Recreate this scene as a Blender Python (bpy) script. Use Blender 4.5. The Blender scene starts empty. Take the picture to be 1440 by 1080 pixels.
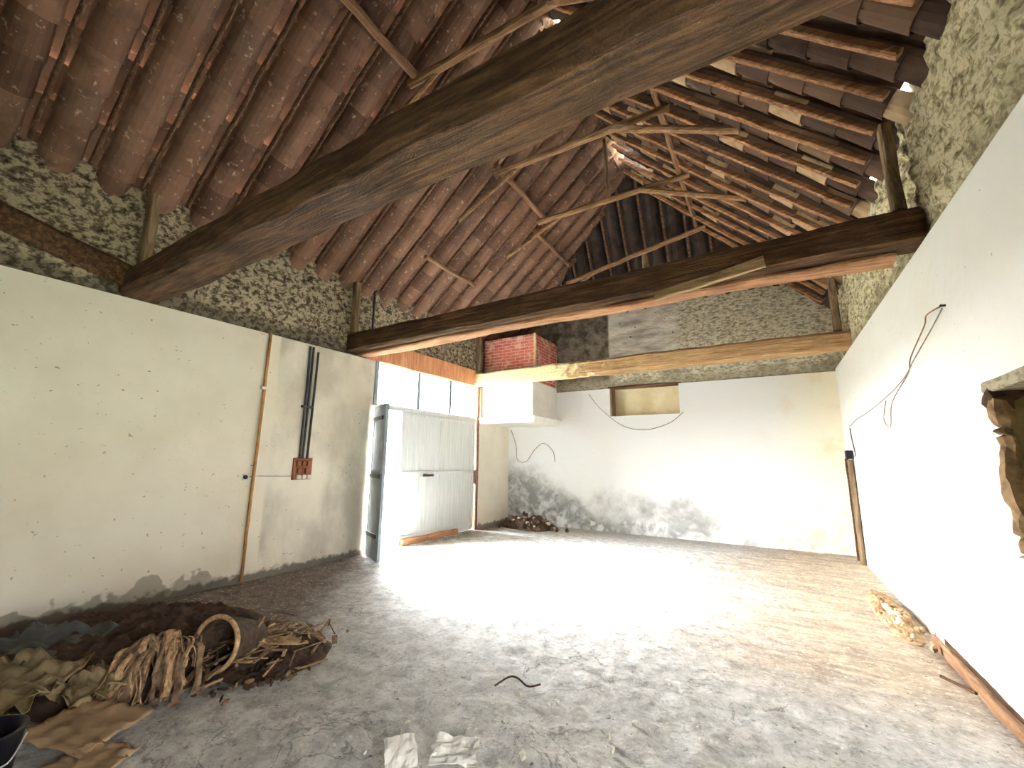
import bpy, bmesh, math, random
from mathutils import Vector, Matrix, noise
R = random.Random(7)
SC = bpy.context.scene
COL = SC.collection
XL, XR, YB, YF = -5.85, 1.14, 9.52, -2.6        # inner faces of the side, back and rear walls
LEDGE, EAVE, RX, RZ = 3.24, 4.55, -2.15, 7.7    # plaster ledge, eaves, ridge line
YA, YH = 8.2, 9.95                              # ridge end and hip eave

# ------------------------------------------------------------------ camera
cam = bpy.data.cameras.new('camera'); camo = bpy.data.objects.new('camera', cam); COL.objects.link(camo)
cam.sensor_width = 36; cam.lens = 595 / 1440 * 36; cam.clip_start = 0.02
yaw, pit, rol = math.radians(31.2), math.radians(10.1), math.radians(0.6)
fw = Vector((-math.sin(yaw)*math.cos(pit), math.cos(yaw)*math.cos(pit), math.sin(pit)))
r_ = Vector((math.cos(yaw), math.sin(yaw), 0)); u_ = r_.cross(fw)
r2 = r_*math.cos(rol) + u_*math.sin(rol); u2 = -r_*math.sin(rol) + u_*math.cos(rol)
camo.matrix_world = Matrix(((r2.x, u2.x, -fw.x, 0), (r2.y, u2.y, -fw.y, 0), (r2.z, u2.z, -fw.z, 1.55), (0, 0, 0, 1)))
SC.camera = camo

# ------------------------------------------------------------------ sky, light, exposure
SKY, GLOW = 10.5, 520.0
w = bpy.data.worlds.new('sky'); SC.world = w; w.use_nodes = True
nt = w.node_tree; bg = nt.nodes['Background']
geo = nt.nodes.new('ShaderNodeTexCoord'); sep = nt.nodes.new('ShaderNodeSeparateXYZ')
rmp = nt.nodes.new('ShaderNodeValToRGB')
rmp.color_ramp.elements[0].position = 0.0; rmp.color_ramp.elements[0].color = (1, .97, .92, 1)
rmp.color_ramp.elements[1].position = 0.9; rmp.color_ramp.elements[1].color = (.78, .88, 1, 1)
nt.links.new(geo.outputs['Generated'], sep.inputs[0]); nt.links.new(sep.outputs['Z'], rmp.inputs[0])
nt.links.new(rmp.outputs[0], bg.inputs['Color'])
# hazy afternoon sky: a broad bright patch round the veiled sun, on the door side
dp = nt.nodes.new('ShaderNodeVectorMath'); dp.operation = 'DOT_PRODUCT'; dp.inputs[1].default_value = Vector((-.82, -.2, .42)).normalized()
pw = nt.nodes.new('ShaderNodeMath'); pw.operation = 'POWER'; cl = nt.nodes.new('ShaderNodeMath'); cl.operation = 'MAXIMUM'; cl.inputs[1].default_value = 0
ma = nt.nodes.new('ShaderNodeMath'); ma.operation = 'MULTIPLY_ADD'; ma.inputs[1].default_value = GLOW; ma.inputs[2].default_value = SKY
nt.links.new(geo.outputs['Generated'], dp.inputs[0]); nt.links.new(dp.outputs['Value'], cl.inputs[0]); nt.links.new(cl.outputs[0], pw.inputs[0])
pw.inputs[1].default_value = 5; nt.links.new(pw.outputs[0], ma.inputs[0]); nt.links.new(ma.outputs[0], bg.inputs['Strength'])

def portal(name, loc, rot, sx, sy):
    l = bpy.data.lights.new(name, 'AREA'); l.shape = 'RECTANGLE'; l.size = sx; l.size_y = sy
    l.cycles.is_portal = True
    o = bpy.data.objects.new(name, l); COL.objects.link(o); o.location = loc; o.rotation_euler = rot
portal('door_daylight', (XL-.62, 6.55, 1.65), (0, -math.pi/2, 0), 3.3, 3.2)        # faces +x
portal('added_opening_daylight', (XR+.62, .1, 1.05), (0, math.pi/2, 0), 2.2, 1.7)    # faces -x; unseen opening, added to light the left wall
SC.view_settings.view_transform = 'Standard'; SC.view_settings.look = 'None'
SC.view_settings.gamma = 1; SC.view_settings.use_curve_mapping = False
SC.view_settings.exposure = 0.7
SC.cycles.max_bounces = 14; SC.cycles.diffuse_bounces = 10; SC.cycles.transmission_bounces = 6
SC.cycles.use_denoising = True; SC.cycles.sample_clamp_indirect = 12

# ------------------------------------------------------------------ node helpers
def srgb(r, g, b):
    f = lambda c: (c/255/12.92) if c/255 <= .04045 else ((c/255+.055)/1.055)**2.4
    return (f(r), f(g), f(b), 1)
class N:
    def __init__(s, name, rough=.9):
        s.m = bpy.data.materials.new(name); s.m.use_nodes = True; s.t = s.m.node_tree
        s.b = s.t.nodes['Principled BSDF']; s.b.inputs['Roughness'].default_value = rough
        s.b.inputs['Specular IOR Level'].default_value = .25
        g = s.t.nodes.new('ShaderNodeNewGeometry'); s.pos = g.outputs['Position']; s.isl = g.outputs['Random Per Island']
        x = s.t.nodes.new('ShaderNodeSeparateXYZ'); s.l(s.pos, x.inputs[0]); s.x, s.y, s.z = x.outputs
    def l(s, a, b):
        if hasattr(a, 'links') or hasattr(a, 'is_output'): s.t.links.new(a, b)
        else: b.default_value = a
    def math(s, op, a, b=0., c=None, clamp=False):
        n = s.t.nodes.new('ShaderNodeMath'); n.operation = op; n.use_clamp = clamp
        s.l(a, n.inputs[0]); s.l(b, n.inputs[1])
        if c is not None: s.l(c, n.inputs[2])
        return n.outputs[0]
    def add(s, a, b): return s.math('ADD', a, b)
    def sub(s, a, b): return s.math('SUBTRACT', a, b)
    def mul(s, a, b): return s.math('MULTIPLY', a, b)
    def step(s, v, lo, hi):
        n = s.t.nodes.new('ShaderNodeMapRange'); n.interpolation_type = 'SMOOTHSTEP'
        s.l(v, n.inputs[0]); s.l(lo, n.inputs[1]); s.l(hi, n.inputs[2]); return n.outputs[0]
    def band(s, v, a, b, e=.03): return s.mul(s.step(v, a-e, a+e), s.sub(1., s.step(v, b-e, b+e)))
    def scale(s, v):
        n = s.t.nodes.new('ShaderNodeMapping'); s.l(s.pos, n.inputs[0]); n.inputs['Scale'].default_value = v; return n.outputs[0]
    def noise(s, sc, det=4, vec=None, dis=0., rough=.55):
        n = s.t.nodes.new('ShaderNodeTexNoise'); s.l(vec or s.pos, n.inputs['Vector'])
        n.inputs['Scale'].default_value = sc; n.inputs['Detail'].default_value = det
        n.inputs['Distortion'].default_value = dis; n.inputs['Roughness'].default_value = rough; return n.outputs[0]
    def vor(s, sc, vec=None, feat='F1'):
        n = s.t.nodes.new('ShaderNodeTexVoronoi'); n.feature = feat; s.l(vec or s.pos, n.inputs['Vector']); n.inputs['Scale'].default_value = sc
        return n.outputs['Distance']
    def ramp(s, f, *st):
        n = s.t.nodes.new('ShaderNodeValToRGB'); s.l(f, n.inputs[0]); e = n.color_ramp.elements
        while len(e) < len(st): e.new(.5)
        for k, (p, c) in enumerate(st): e[k].position = p; e[k].color = c
        return n.outputs[0]
    def mix(s, f, a, b):
        n = s.t.nodes.new('ShaderNodeMix'); n.data_type = 'RGBA'
        s.l(f, n.inputs[0]); s.l(a, n.inputs[6]); s.l(b, n.inputs[7]); return n.outputs[2]
    def bump(s, h, st=.5, d=.02):
        n = s.t.nodes.new('ShaderNodeBump'); n.inputs['Strength'].default_value = st; n.inputs['Distance'].default_value = d
        s.l(h, n.inputs['Height']); s.l(n.outputs[0], s.b.inputs['Normal'])
    def done(s, c): s.l(c, s.b.inputs['Base Color']); return s.m

def simple(name, a, b, sc=8., rough=.85, bump=.3, vec=None, metal=0.):
    n = N(name, rough); v = n.scale(vec) if vec else None
    f = n.noise(sc, 6, v); n.bump(f, bump, .01); n.b.inputs['Metallic'].default_value = metal
    return n.done(n.ramp(f, (.3, a), (.7, b)))
def wood(name, dark, mid, light, axis, cake=False):
    n = N(name, .9); v = [9., 9., 9.]; v[axis] = .7
    f = n.noise(3., 8, n.scale(v), .6); g = n.noise(2.2, 5); k = n.noise(14., 4, n.scale([1.5 if q == 0 else 6. for q in v]))
    c = n.ramp(f, (.28, dark), (.5, mid), (.75, light))
    c = n.mix(n.mul(n.step(g, .5, .7), .5), c, dark)
    c = n.mix(n.mul(n.step(n.noise(38., 4, n.scale([.25 if q == axis else 1. for q in range(3)])), .56, .7), .5), c, dark)
    if cake: c = n.mix(n.step(n.sub(n.mul(n.noise(6., 5), 3.), n.add(n.x, 4.6)), -.2, .5), c, n.ramp(n.noise(16., 4), (.35, srgb(226, 204, 150)), (.65, srgb(244, 230, 188))))
    n.bump(n.add(f, n.mul(k, .4)), .9, .03); return n.done(c)

M = {}
# white plaster of the left wall: cream, damp patches along the foot, patchy grey band past the copper pipe
n = N('cream_plaster'); a = n.noise(1.1, 6); b = n.noise(9., 6)
c = n.ramp(a, (.3, srgb(226, 218, 200)), (.6, srgb(240, 234, 220)))
grey_band = n.mul(n.band(n.y, 3.29, 5.2, .02), n.step(n.noise(1.6, 7, n.scale((1, 1, .6))), .36, .66))
c = n.mix(n.mul(grey_band, .7), c, srgb(168, 160, 146))
foot = n.step(n.sub(n.add(n.mul(n.noise(2.4, 3), 1.05), n.mul(b, .06)), n.z), .36, .40)
foot = n.mul(foot, n.step(n.y, 3.3, 2.6))
c = n.mix(n.mul(foot, .8), c, srgb(150, 143, 130))
c = n.mix(n.mul(n.step(n.noise(17., 3, n.scale((1, 1, 1.4))), .68, .74), .7), c, srgb(120, 108, 92))
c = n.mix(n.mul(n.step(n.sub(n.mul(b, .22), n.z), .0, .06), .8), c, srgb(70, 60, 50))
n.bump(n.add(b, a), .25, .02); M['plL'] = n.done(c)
# right wall
n = N('white_plaster'); a = n.noise(1.3, 5); b = n.noise(11., 6)
c = n.ramp(a, (.3, srgb(246, 245, 238)), (.7, srgb(252, 251, 247)))
c = n.mix(n.mul(n.step(n.noise(15., 3), .7, .75), .5), c, srgb(150, 148, 140))
n.bump(n.add(b, a), .3, .02); M['plR'] = n.done(c)
# back wall: grey mould across the foot, thick in the left corner
n = N('mouldy_plaster'); a = n.noise(1.5, 7); b = n.noise(5., 8, None, .6)
c = n.ramp(n.x, (0., srgb(244, 246, 248)), (1., srgb(252, 246, 226)))
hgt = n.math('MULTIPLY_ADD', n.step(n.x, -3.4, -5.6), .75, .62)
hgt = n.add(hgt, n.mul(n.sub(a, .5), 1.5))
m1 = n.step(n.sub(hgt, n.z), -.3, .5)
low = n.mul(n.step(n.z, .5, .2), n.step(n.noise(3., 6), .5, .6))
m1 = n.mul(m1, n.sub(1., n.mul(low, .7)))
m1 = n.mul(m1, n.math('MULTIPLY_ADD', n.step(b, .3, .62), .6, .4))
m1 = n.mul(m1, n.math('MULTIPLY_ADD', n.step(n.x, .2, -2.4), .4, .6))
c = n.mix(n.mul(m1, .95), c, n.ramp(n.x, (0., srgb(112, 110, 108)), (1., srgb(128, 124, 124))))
c = n.mix(n.mul(n.step(n.noise(1.9, 5), .5, .7), n.mul(n.step(n.x, -.5, .9), .35)), c, srgb(226, 196, 140))
n.bump(n.add(b, a), .35, .02); M['plB'] = n.done(c)
# rubble stone above the ledges: pale mortar with dark pits
def stone(name, lite, mid, pit, panel=False, strata=False):
    n = N(name, .95); v = n.scale((1, 1, 1.9 if strata else 1.35))
    a = n.noise(13., 3, v, .25); b = n.noise(34., 4, v); g = n.noise(2., 4)
    f = n.add(n.mul(a, .65), n.mul(b, .35))
    c = n.ramp(f, (.36, pit), (.47, mid), (.56, lite), (.75, mid))
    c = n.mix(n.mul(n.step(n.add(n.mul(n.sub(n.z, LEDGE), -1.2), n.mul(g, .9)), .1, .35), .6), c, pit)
    if panel:
        cc = n.ramp(n.noise(2.5, 6, n.scale((.6, 1, 2.5))), (.35, srgb(150, 140, 126)), (.6, srgb(214, 206, 192)))
        cc = n.mix(n.step(n.noise(7., 2), .69, .72), cc, srgb(70, 55, 45))
        c = n.mix(n.mul(n.band(n.x, -3.1, -1.55), n.step(n.z, 3.5, 3.56)), c, cc)
        cd = n.ramp(n.noise(6., 5), (.35, srgb(74, 66, 56)), (.65, srgb(126, 116, 100)))
        c = n.mix(n.mul(n.band(n.x, -6., -3.1), n.step(n.z, 3.3, 3.5)), c, cd)
    n.bump(f, .9, .03); return n.done(c)
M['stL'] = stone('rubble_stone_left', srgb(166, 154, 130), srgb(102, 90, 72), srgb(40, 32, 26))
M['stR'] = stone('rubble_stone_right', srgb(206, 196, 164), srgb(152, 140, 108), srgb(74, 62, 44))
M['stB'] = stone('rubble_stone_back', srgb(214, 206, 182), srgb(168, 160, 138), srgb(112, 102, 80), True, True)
# floor: worn concrete, brown earth on the left, straw-coloured dust on the right, pale lime in front
n = N('dusty_concrete_floor', .85); a = n.noise(.9, 6); b = n.noise(7., 8, None, .5); s = n.noise(3., 7, n.scale((.5, 2.5, 1)), .4)
c = n.ramp(b, (.3, srgb(156, 154, 151)), (.5, srgb(186, 184, 181)), (.72, srgb(214, 212, 209)))
right = n.step(n.add(n.x, n.mul(n.sub(a, .5), 2.4)), -1.6, .4)
right = n.mul(right, n.step(n.y, 3.2, 4.6))
c = n.mix(n.mul(right, .75), c, n.ramp(n.add(n.mul(s, .6), n.mul(n.noise(13., 6, n.scale((.4, 2., 1))), .4)), (.4, srgb(122, 98, 72)), (.6, srgb(192, 168, 136))))
edge = n.add(n.add(n.x, 5.85), n.mul(n.sub(n.noise(1.3, 6), .5), 1.4))
lim = n.math('MULTIPLY_ADD', n.step(n.y, 4.9, 2.2), 1.5, .15)
earth = n.sub(1., n.step(n.sub(edge, lim), .0, .75))
c = n.mix(n.mul(earth, .9), c, n.ramp(b, (.3, srgb(70, 56, 46)), (.7, srgb(118, 98, 82))))
bk = n.mul(n.step(n.y, 8.4, 9.3), n.step(b, .3, .6)); c = n.mix(n.mul(bk, .5), c, srgb(110, 98, 88))
lime = n.mul(n.step(n.sub(n.add(n.mul(n.noise(2.6, 6), 1.6), n.mul(n.x, .05)), n.mul(n.y, .45)), -.5, -.1), n.step(n.x, -2.1, -1.4))
c = n.mix(n.mul(lime, .55), c, n.ramp(n.noise(12., 5), (.35, srgb(170, 165, 156)), (.6, srgb(228, 224, 214))))
c = n.mix(n.mul(n.step(n.noise(24., 3), .68, .72), .8), c, srgb(64, 56, 50))
c = n.mix(n.mul(n.step(n.noise(31., 2), .7, .74), .8), c, srgb(236, 230, 220))
fine = n.noise(30., 6, None, .4, .7)
c = n.mix(n.mul(n.step(fine, .53, .64), .4), c, srgb(96, 90, 84))
c = n.mix(n.mul(n.step(fine, .46, .36), .5), c, srgb(224, 220, 212))
crk = n.step(n.math('ABSOLUTE', n.sub(n.noise(2.2, 6, None, .5), .5)), .012, .0)
c = n.mix(n.mul(n.mul(crk, n.step(n.noise(1.1, 2), .45, .6)), .6), c, srgb(84, 78, 72))
n.bump(n.add(n.mul(b, 1.), n.mul(fine, .6)), .8, .03); M['floor'] = n.done(c)
# tiles
n = N('terracotta_tile', .9); b = n.noise(5., 6); k = n.noise(16., 5)
c = n.ramp(n.isl, (0., srgb(84, 60, 48)), (.35, srgb(106, 78, 62)), (.7, srgb(122, 92, 74)), (1., srgb(100, 78, 64)))
c = n.mix(n.mul(n.step(b, .48, .7), .55), c, srgb(72, 52, 42))
c = n.mix(n.mul(n.step(k, .6, .72), .55), c, srgb(190, 164, 142))
n.bump(n.add(b, k), .5, .015); M['tile'] = n.done(c)
n = N('old_clay_tile', .9); b = n.noise(5., 6); k = n.noise(16., 5)
c = n.ramp(n.isl, (0., srgb(48, 34, 26)), (.6, srgb(66, 47, 36)), (.78, srgb(86, 64, 48)), (.86, srgb(140, 114, 86)), (1., srgb(170, 146, 114)))
c = n.mix(n.mul(n.step(b, .48, .7), .55), c, srgb(80, 56, 44))
n.bump(n.add(b, k), .5, .015); M['tileR'] = n.done(c)
M['tileH'] = simple('dark_tile', srgb(34, 28, 26), srgb(60, 48, 42), 6, .95, .5)  # one dark brown tone for the hip tiles
M['beam'] = wood('old_beam_timber', srgb(44, 30, 20), srgb(80, 56, 37), srgb(116, 86, 58), 0)
M['beamx'] = wood('pale_beam_timber', srgb(118, 88, 58), srgb(166, 132, 92), srgb(198, 168, 124), 0, True)
M['poleX'] = wood('weathered_pole', srgb(92, 66, 46), srgb(132, 100, 70), srgb(166, 132, 96), 0)
M['poleY'] = wood('weathered_purlin', srgb(82, 58, 42), srgb(124, 92, 66), srgb(150, 116, 84), 1)
M['poleZ'] = wood('weathered_post', srgb(80, 64, 46), srgb(122, 102, 78), srgb(156, 134, 104), 2)
M['raft'] = wood('rafter_timber', srgb(104, 70, 48), srgb(150, 108, 76), srgb(186, 142, 104), 0)
M['raftL'] = wood('dark_rafter_timber', srgb(64, 44, 32), srgb(98, 72, 54), srgb(132, 102, 78), 0)
M['lintel'] = wood('orange_lintel', srgb(184, 116, 78), srgb(212, 150, 108), srgb(230, 184, 146), 2)
M['sill'] = wood('brown_sill_board', srgb(136, 92, 62), srgb(176, 128, 92), srgb(198, 154, 118), 1)
M['plank'] = wood('tan_board', srgb(120, 96, 68), srgb(164, 136, 100), srgb(190, 164, 126), 0)
M['stick'] = simple('dry_stick', srgb(84, 64, 48), srgb(160, 134, 106), 20, vec=None)
M['straw'] = simple('dry_straw', srgb(134, 100, 70), srgb(204, 172, 134), 30)
M['earth'] = simple('dark_earth', srgb(46, 34, 28), srgb(88, 68, 56), 9, .95, .9)
M['rub'] = simple('brown_rubble', srgb(74, 54, 42), srgb(150, 122, 98), 14, .95, .7)
M['rubp'] = simple('straw_rubble', srgb(104, 80, 56), srgb(168, 140, 106), 14, .95, .7)
M['lime'] = simple('pale_lime_rubble', srgb(176, 170, 158), srgb(232, 226, 214), 10, .95, .8)
M['sack'] = simple('yellowed_paper_sack', srgb(122, 106, 78), srgb(166, 148, 114), 6, .9, .6)
M['sackg'] = simple('grey_plastic_sheet', srgb(66, 66, 66), srgb(96, 98, 98), 6, .6, .6)
M['card'] = simple('worn_cardboard', srgb(138, 112, 84), srgb(176, 148, 114), 7, .95, .4)
M['paper'] = simple('white_paper', srgb(196, 192, 184), srgb(240, 238, 232), 6, .9, .3)
M['black'] = simple('black_plastic', srgb(18, 18, 26), srgb(34, 32, 42), 10, .5, .1)
M['cond'] = simple('dark_conduit', srgb(34, 32, 34), srgb(62, 60, 62), 10, .5, .1)
M['cable'] = simple('grey_cable', srgb(96, 90, 84), srgb(136, 130, 122), 10, .6, .1)
M['copper'] = simple('tarnished_copper', srgb(122, 84, 42), srgb(168, 122, 66), 10, .55, .2)
M['fuse'] = simple('brown_bakelite', srgb(92, 50, 32), srgb(140, 84, 58), 18, .6, .3)
M['porc'] = simple('porcelain', srgb(210, 200, 188), srgb(236, 228, 218), 8, .4, .1)
M['steel'] = simple('rusted_steel', srgb(92, 62, 44), srgb(136, 100, 78), 16, .7, .3)
M['grey'] = simple('grey_painted_steel', srgb(112, 122, 130), srgb(142, 150, 156), 4, .6, .15)
M['doorw'] = simple('white_painted_door', srgb(204, 208, 208), srgb(226, 228, 226), 3, .6, .15, (9, 9, .4))
M['hood'] = simple('whitewashed_hood', srgb(236, 234, 228), srgb(250, 248, 242), 3, .9, .3)
M['wicker'] = simple('dark_wicker', srgb(40, 31, 25), srgb(84, 66, 50), 24, .9, .8)
M['plY'] = simple('yellowed_plaster', srgb(214, 196, 150), srgb(240, 230, 198), 3, .9, .3)
M['wire'] = simple('bare_wire', srgb(150, 150, 150), srgb(190, 190, 190), 9, .4, .1)
M['ground'] = simple('pale_gravel_ground', srgb(176, 176, 142), srgb(206, 204, 176), 2, .95, .3)  # pale gravel tone with a slight yellow-green tint
M['khaki'] = simple('khaki_render', srgb(96, 86, 54), srgb(136, 122, 84), 9, .95, .5)
# faded red brick flue
n = N('faded_red_brick', .9); br = n.t.nodes.new('ShaderNodeTexBrick'); mp = n.t.nodes.new('ShaderNodeCombineXYZ')
n.l(n.add(n.x, n.y), mp.inputs[0]); n.l(n.z, mp.inputs[1]); n.l(mp.outputs[0], br.inputs['Vector'])
br.inputs['Scale'].default_value = 1.; br.inputs['Brick Width'].default_value = .24; br.inputs['Row Height'].default_value = .075
br.inputs['Mortar Size'].default_value = .008; br.inputs['Color1'].default_value = srgb(152, 70, 56); br.inputs['Color2'].default_value = srgb(176, 92, 76)
br.inputs['Mortar'].default_value = srgb(206, 168, 150)
c = n.mix(n.mul(n.step(n.noise(5., 6), .48, .66), .75), br.outputs['Color'], srgb(214, 186, 170))
n.bump(n.noise(20., 4), .4, .01); M['brick'] = n.done(c)
# frosted transom sheet: lets daylight through
n = N('frosted_white_sheet', .4); tr = n.t.nodes.new('ShaderNodeBsdfTranslucent'); tr.inputs[0].default_value = (.93, .94, .95, 1)
ms = n.t.nodes.new('ShaderNodeMixShader'); ms.inputs[0].default_value = .75
n.b.inputs['Base Color'].default_value = (.88, .89, .9, 1)
n.l(n.b.outputs[0], ms.inputs[1]); n.l(tr.outputs[0], ms.inputs[2]); n.l(ms.outputs[0], n.t.nodes['Material Output'].inputs[0]); M['frost'] = n.m

# ------------------------------------------------------------------ mesh helpers
def obj(name, bm, mat, parent=None, smooth=False, bevel=0):
    bmesh.ops.recalc_face_normals(bm, faces=bm.faces[:])
    me = bpy.data.meshes.new(name); bm.to_mesh(me); bm.free()
    for p in me.polygons: p.use_smooth = smooth
    o = bpy.data.objects.new(name, me); COL.objects.link(o); me.materials.append(M[mat])
    if parent: o.parent = parent; o.matrix_parent_inverse = parent.matrix_world.inverted() if False else Matrix.Translation(-parent.location) 
    if bevel:
        md = o.modifiers.new('bevel', 'BEVEL'); md.width = bevel; md.segments = 2; md.limit_method = 'ANGLE'
    return o
def tag(o, label, cat, group=None, kind=None):
    o['label'] = label; o['category'] = cat
    if group: o['group'] = group
    if kind: o['kind'] = kind
    return o
def struct(o): o['kind'] = 'structure'; return o
def thing(name, loc, label, cat, group=None):
    o = bpy.data.objects.new(name, None); COL.objects.link(o); o.location = loc; o.empty_display_size = .1
    return tag(o, label, cat, group)
def box(bm, x0, x1, y0, y1, z0, z1):
    v = [bm.verts.new((x, y, z)) for x in (x0, x1) for y in (y0, y1) for z in (z0, z1)]
    for f in ((0, 1, 3, 2), (4, 6, 7, 5), (0, 4, 5, 1), (2, 3, 7, 6), (0, 2, 6, 4), (1, 5, 7, 3)): bm.faces.new([v[i] for i in f])
    return v
def newbox(*a): bm = bmesh.new(); box(bm, *a); return bm
def frame_axes(d, up=Vector((0, 0, 1))):
    d = d.normalized()
    if abs(d.dot(up)) > .98: up = Vector((0, 1, 0))
    s = d.cross(up).normalized(); return s, s.cross(d).normalized()
def sweep(bm, pts, prof, jit=0., freq=3., seed=0., up=Vector((0, 0, 1)), tw=None):
    """closed solid: profile(s) swept along pts; prof = list of (a,b), or a function of t giving one"""
    pts = [Vector(p) for p in pts]; rings = []
    for i, p in enumerate(pts):
        d = pts[min(i+1, len(pts)-1)] - pts[max(i-1, 0)]
        s, u = frame_axes(d, up); pr = prof(i/(len(pts)-1)) if callable(prof) else prof
        ring = []
        for a, b in pr:
            q = p + s*a + u*b
            if jit: q += Vector(noise.noise_vector(q*freq + Vector((seed, seed*1.7, 0))))*jit
            ring.append(bm.verts.new(q))
        rings.append(ring)
    k = len(rings[0])
    for r0, r1 in zip(rings, rings[1:]):
        for j in range(k): bm.faces.new((r0[j], r0[(j+1) % k], r1[(j+1) % k], r1[j]))
    bm.faces.new(rings[0][::-1]); bm.faces.new(rings[-1])
def chamf(w, h, c):
    w /= 2; h /= 2
    return [(-w+c, -h), (w-c, -h), (w, -h+c), (w, h-c), (w-c, h), (-w+c, h), (-w, h-c), (-w, -h+c)]
def circ(r, k=8, ph=0.): return [(r*math.cos(ph+2*math.pi*i/k), r*math.sin(ph+2*math.pi*i/k)) for i in range(k)]
def line(a, b, n, sag=0.):
    a, b = Vector(a), Vector(b)
    return [a.lerp(b, i/n) + Vector((0, 0, -sag*4*(i/n)*(1-i/n))) for i in range(n+1)]
def timber(a, b, w, h, c=.02, n=14, jit=.015, seed=0., sag=0., freq=3.):
    bm = bmesh.new(); sweep(bm, line(a, b, n, sag), chamf(w, h, c), jit, freq, seed); return bm
def pole(a, b, r0, r1=None, n=10, jit=.012, seed=0., sag=0., k=8):
    r1 = r0 if r1 is None else r1; bm = bmesh.new()
    sweep(bm, line(a, b, n, sag), lambda t: circ(r0+(r1-r0)*t, k), jit, 2.5, seed); return bm
def smooth_path(pts, n=8):
    P = [Vector(p) for p in pts]; out = []
    for i in range(len(P)-1):
        p0, p1, p2, p3 = P[max(i-1, 0)], P[i], P[i+1], P[min(i+2, len(P)-1)]
        for j in range(n):
            t = j/n; out.append(.5*((2*p1)+(p2-p0)*t+(2*p0-5*p1+4*p2-p3)*t*t+(3*p1-p0-3*p2+p3)*t**3))
    return out + [P[-1]]
def tube(pts, r, k=6, n=8):
    bm = bmesh.new(); sweep(bm, smooth_path(pts, n), circ(r, k)); return bm
def wall_cells(us, zs, holes, place, depth):
    """one solid wall from cells; place(u, z, d) -> point; holes = set of rects (u0,u1,z0,z1)"""
    bm = bmesh.new(); vs = {}
    def V(i, j, k):
        if (i, j, k) not in vs: vs[i, j, k] = bm.verts.new(place(us[i], zs[j], depth*k))
        return vs[i, j, k]
    def solid(i, j):
        if not (0 <= i < len(us)-1 and 0 <= j < len(zs)-1): return False
        u, z = (us[i]+us[i+1])/2, (zs[j]+zs[j+1])/2
        return not any(a < u < b and c < z < d for a, b, c, d in holes)
    for i in range(len(us)-1):
        for j in range(len(zs)-1):
            if not solid(i, j): continue
            for k in (0, 1): bm.faces.new((V(i, j, k), V(i+1, j, k), V(i+1, j+1, k), V(i, j+1, k)))
            for di, dj, e in ((-1, 0, ((i, j), (i, j+1))), (1, 0, ((i+1, j), (i+1, j+1))), (0, -1, ((i, j), (i+1, j))), (0, 1, ((i, j+1), (i+1, j+1)))):
                if not solid(i+di, j+dj):
                    (a, b), (c, d) = e; bm.faces.new((V(a, b, 0), V(c, d, 0), V(c, d, 1), V(a, b, 1)))
    return bm
def rough_slab(u0, u1, z0, z1, place, depth, step=.045, amp=.035, seed=0., freq=7.):
    """closed slab whose room side is knobbly rubble"""
    bm = bmesh.new(); nu = max(2, int((u1-u0)/step)); nz = max(2, int((z1-z0)/step)); g = []
    for i in range(nu+1):
        row = []
        for j in range(nz+1):
            u, z = u0+(u1-u0)*i/nu, z0+(z1-z0)*j/nz
            q = Vector((u*freq+seed, z*freq*1.3, seed)); h = noise.noise(q)+.6*noise.noise(q*2.3)
            if i in (0, nu) or j in (0, nz): h = 0
            row.append(bm.verts.new(place(u, z, -amp*h)))
        g.append(row)
    for i in range(nu):
        for j in range(nz): bm.faces.new((g[i][j], g[i+1][j], g[i+1][j+1], g[i][j+1]))
    c = [bm.verts.new(place(u, z, depth)) for u, z in ((u0, z0), (u1, z0), (u1, z1), (u0, z1))]
    bm.faces.new(c)
    for e, (a, b) in (([g[i][0] for i in range(nu+1)], (0, 1)), ([g[nu][j] for j in range(nz+1)], (1, 2)), ([g[i][nz] for i in range(nu, -1, -1)], (2, 3)), ([g[0][j] for j in range(nz, -1, -1)], (3, 0))):
        bm.faces.new(e + [c[b], c[a]])
    return bm
def blob(p, r, sq=(1, 1, 1), jit=.35, seed=0., sub=1):
    bm = bmesh.new(); bmesh.ops.create_icosphere(bm, subdivisions=sub, radius=1)
    rot = Matrix.Rotation(seed*1.3, 3, 'Z') @ Matrix.Rotation(seed*.7, 3, 'X')
    for v in bm.verts:
        d = 1+jit*noise.noise(v.co*1.4+Vector((seed, seed*2, 1)))
        v.co = rot @ Vector((v.co.x*sq[0], v.co.y*sq[1], v.co.z*sq[2]))*d*r + Vector(p)
    return bm
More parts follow.
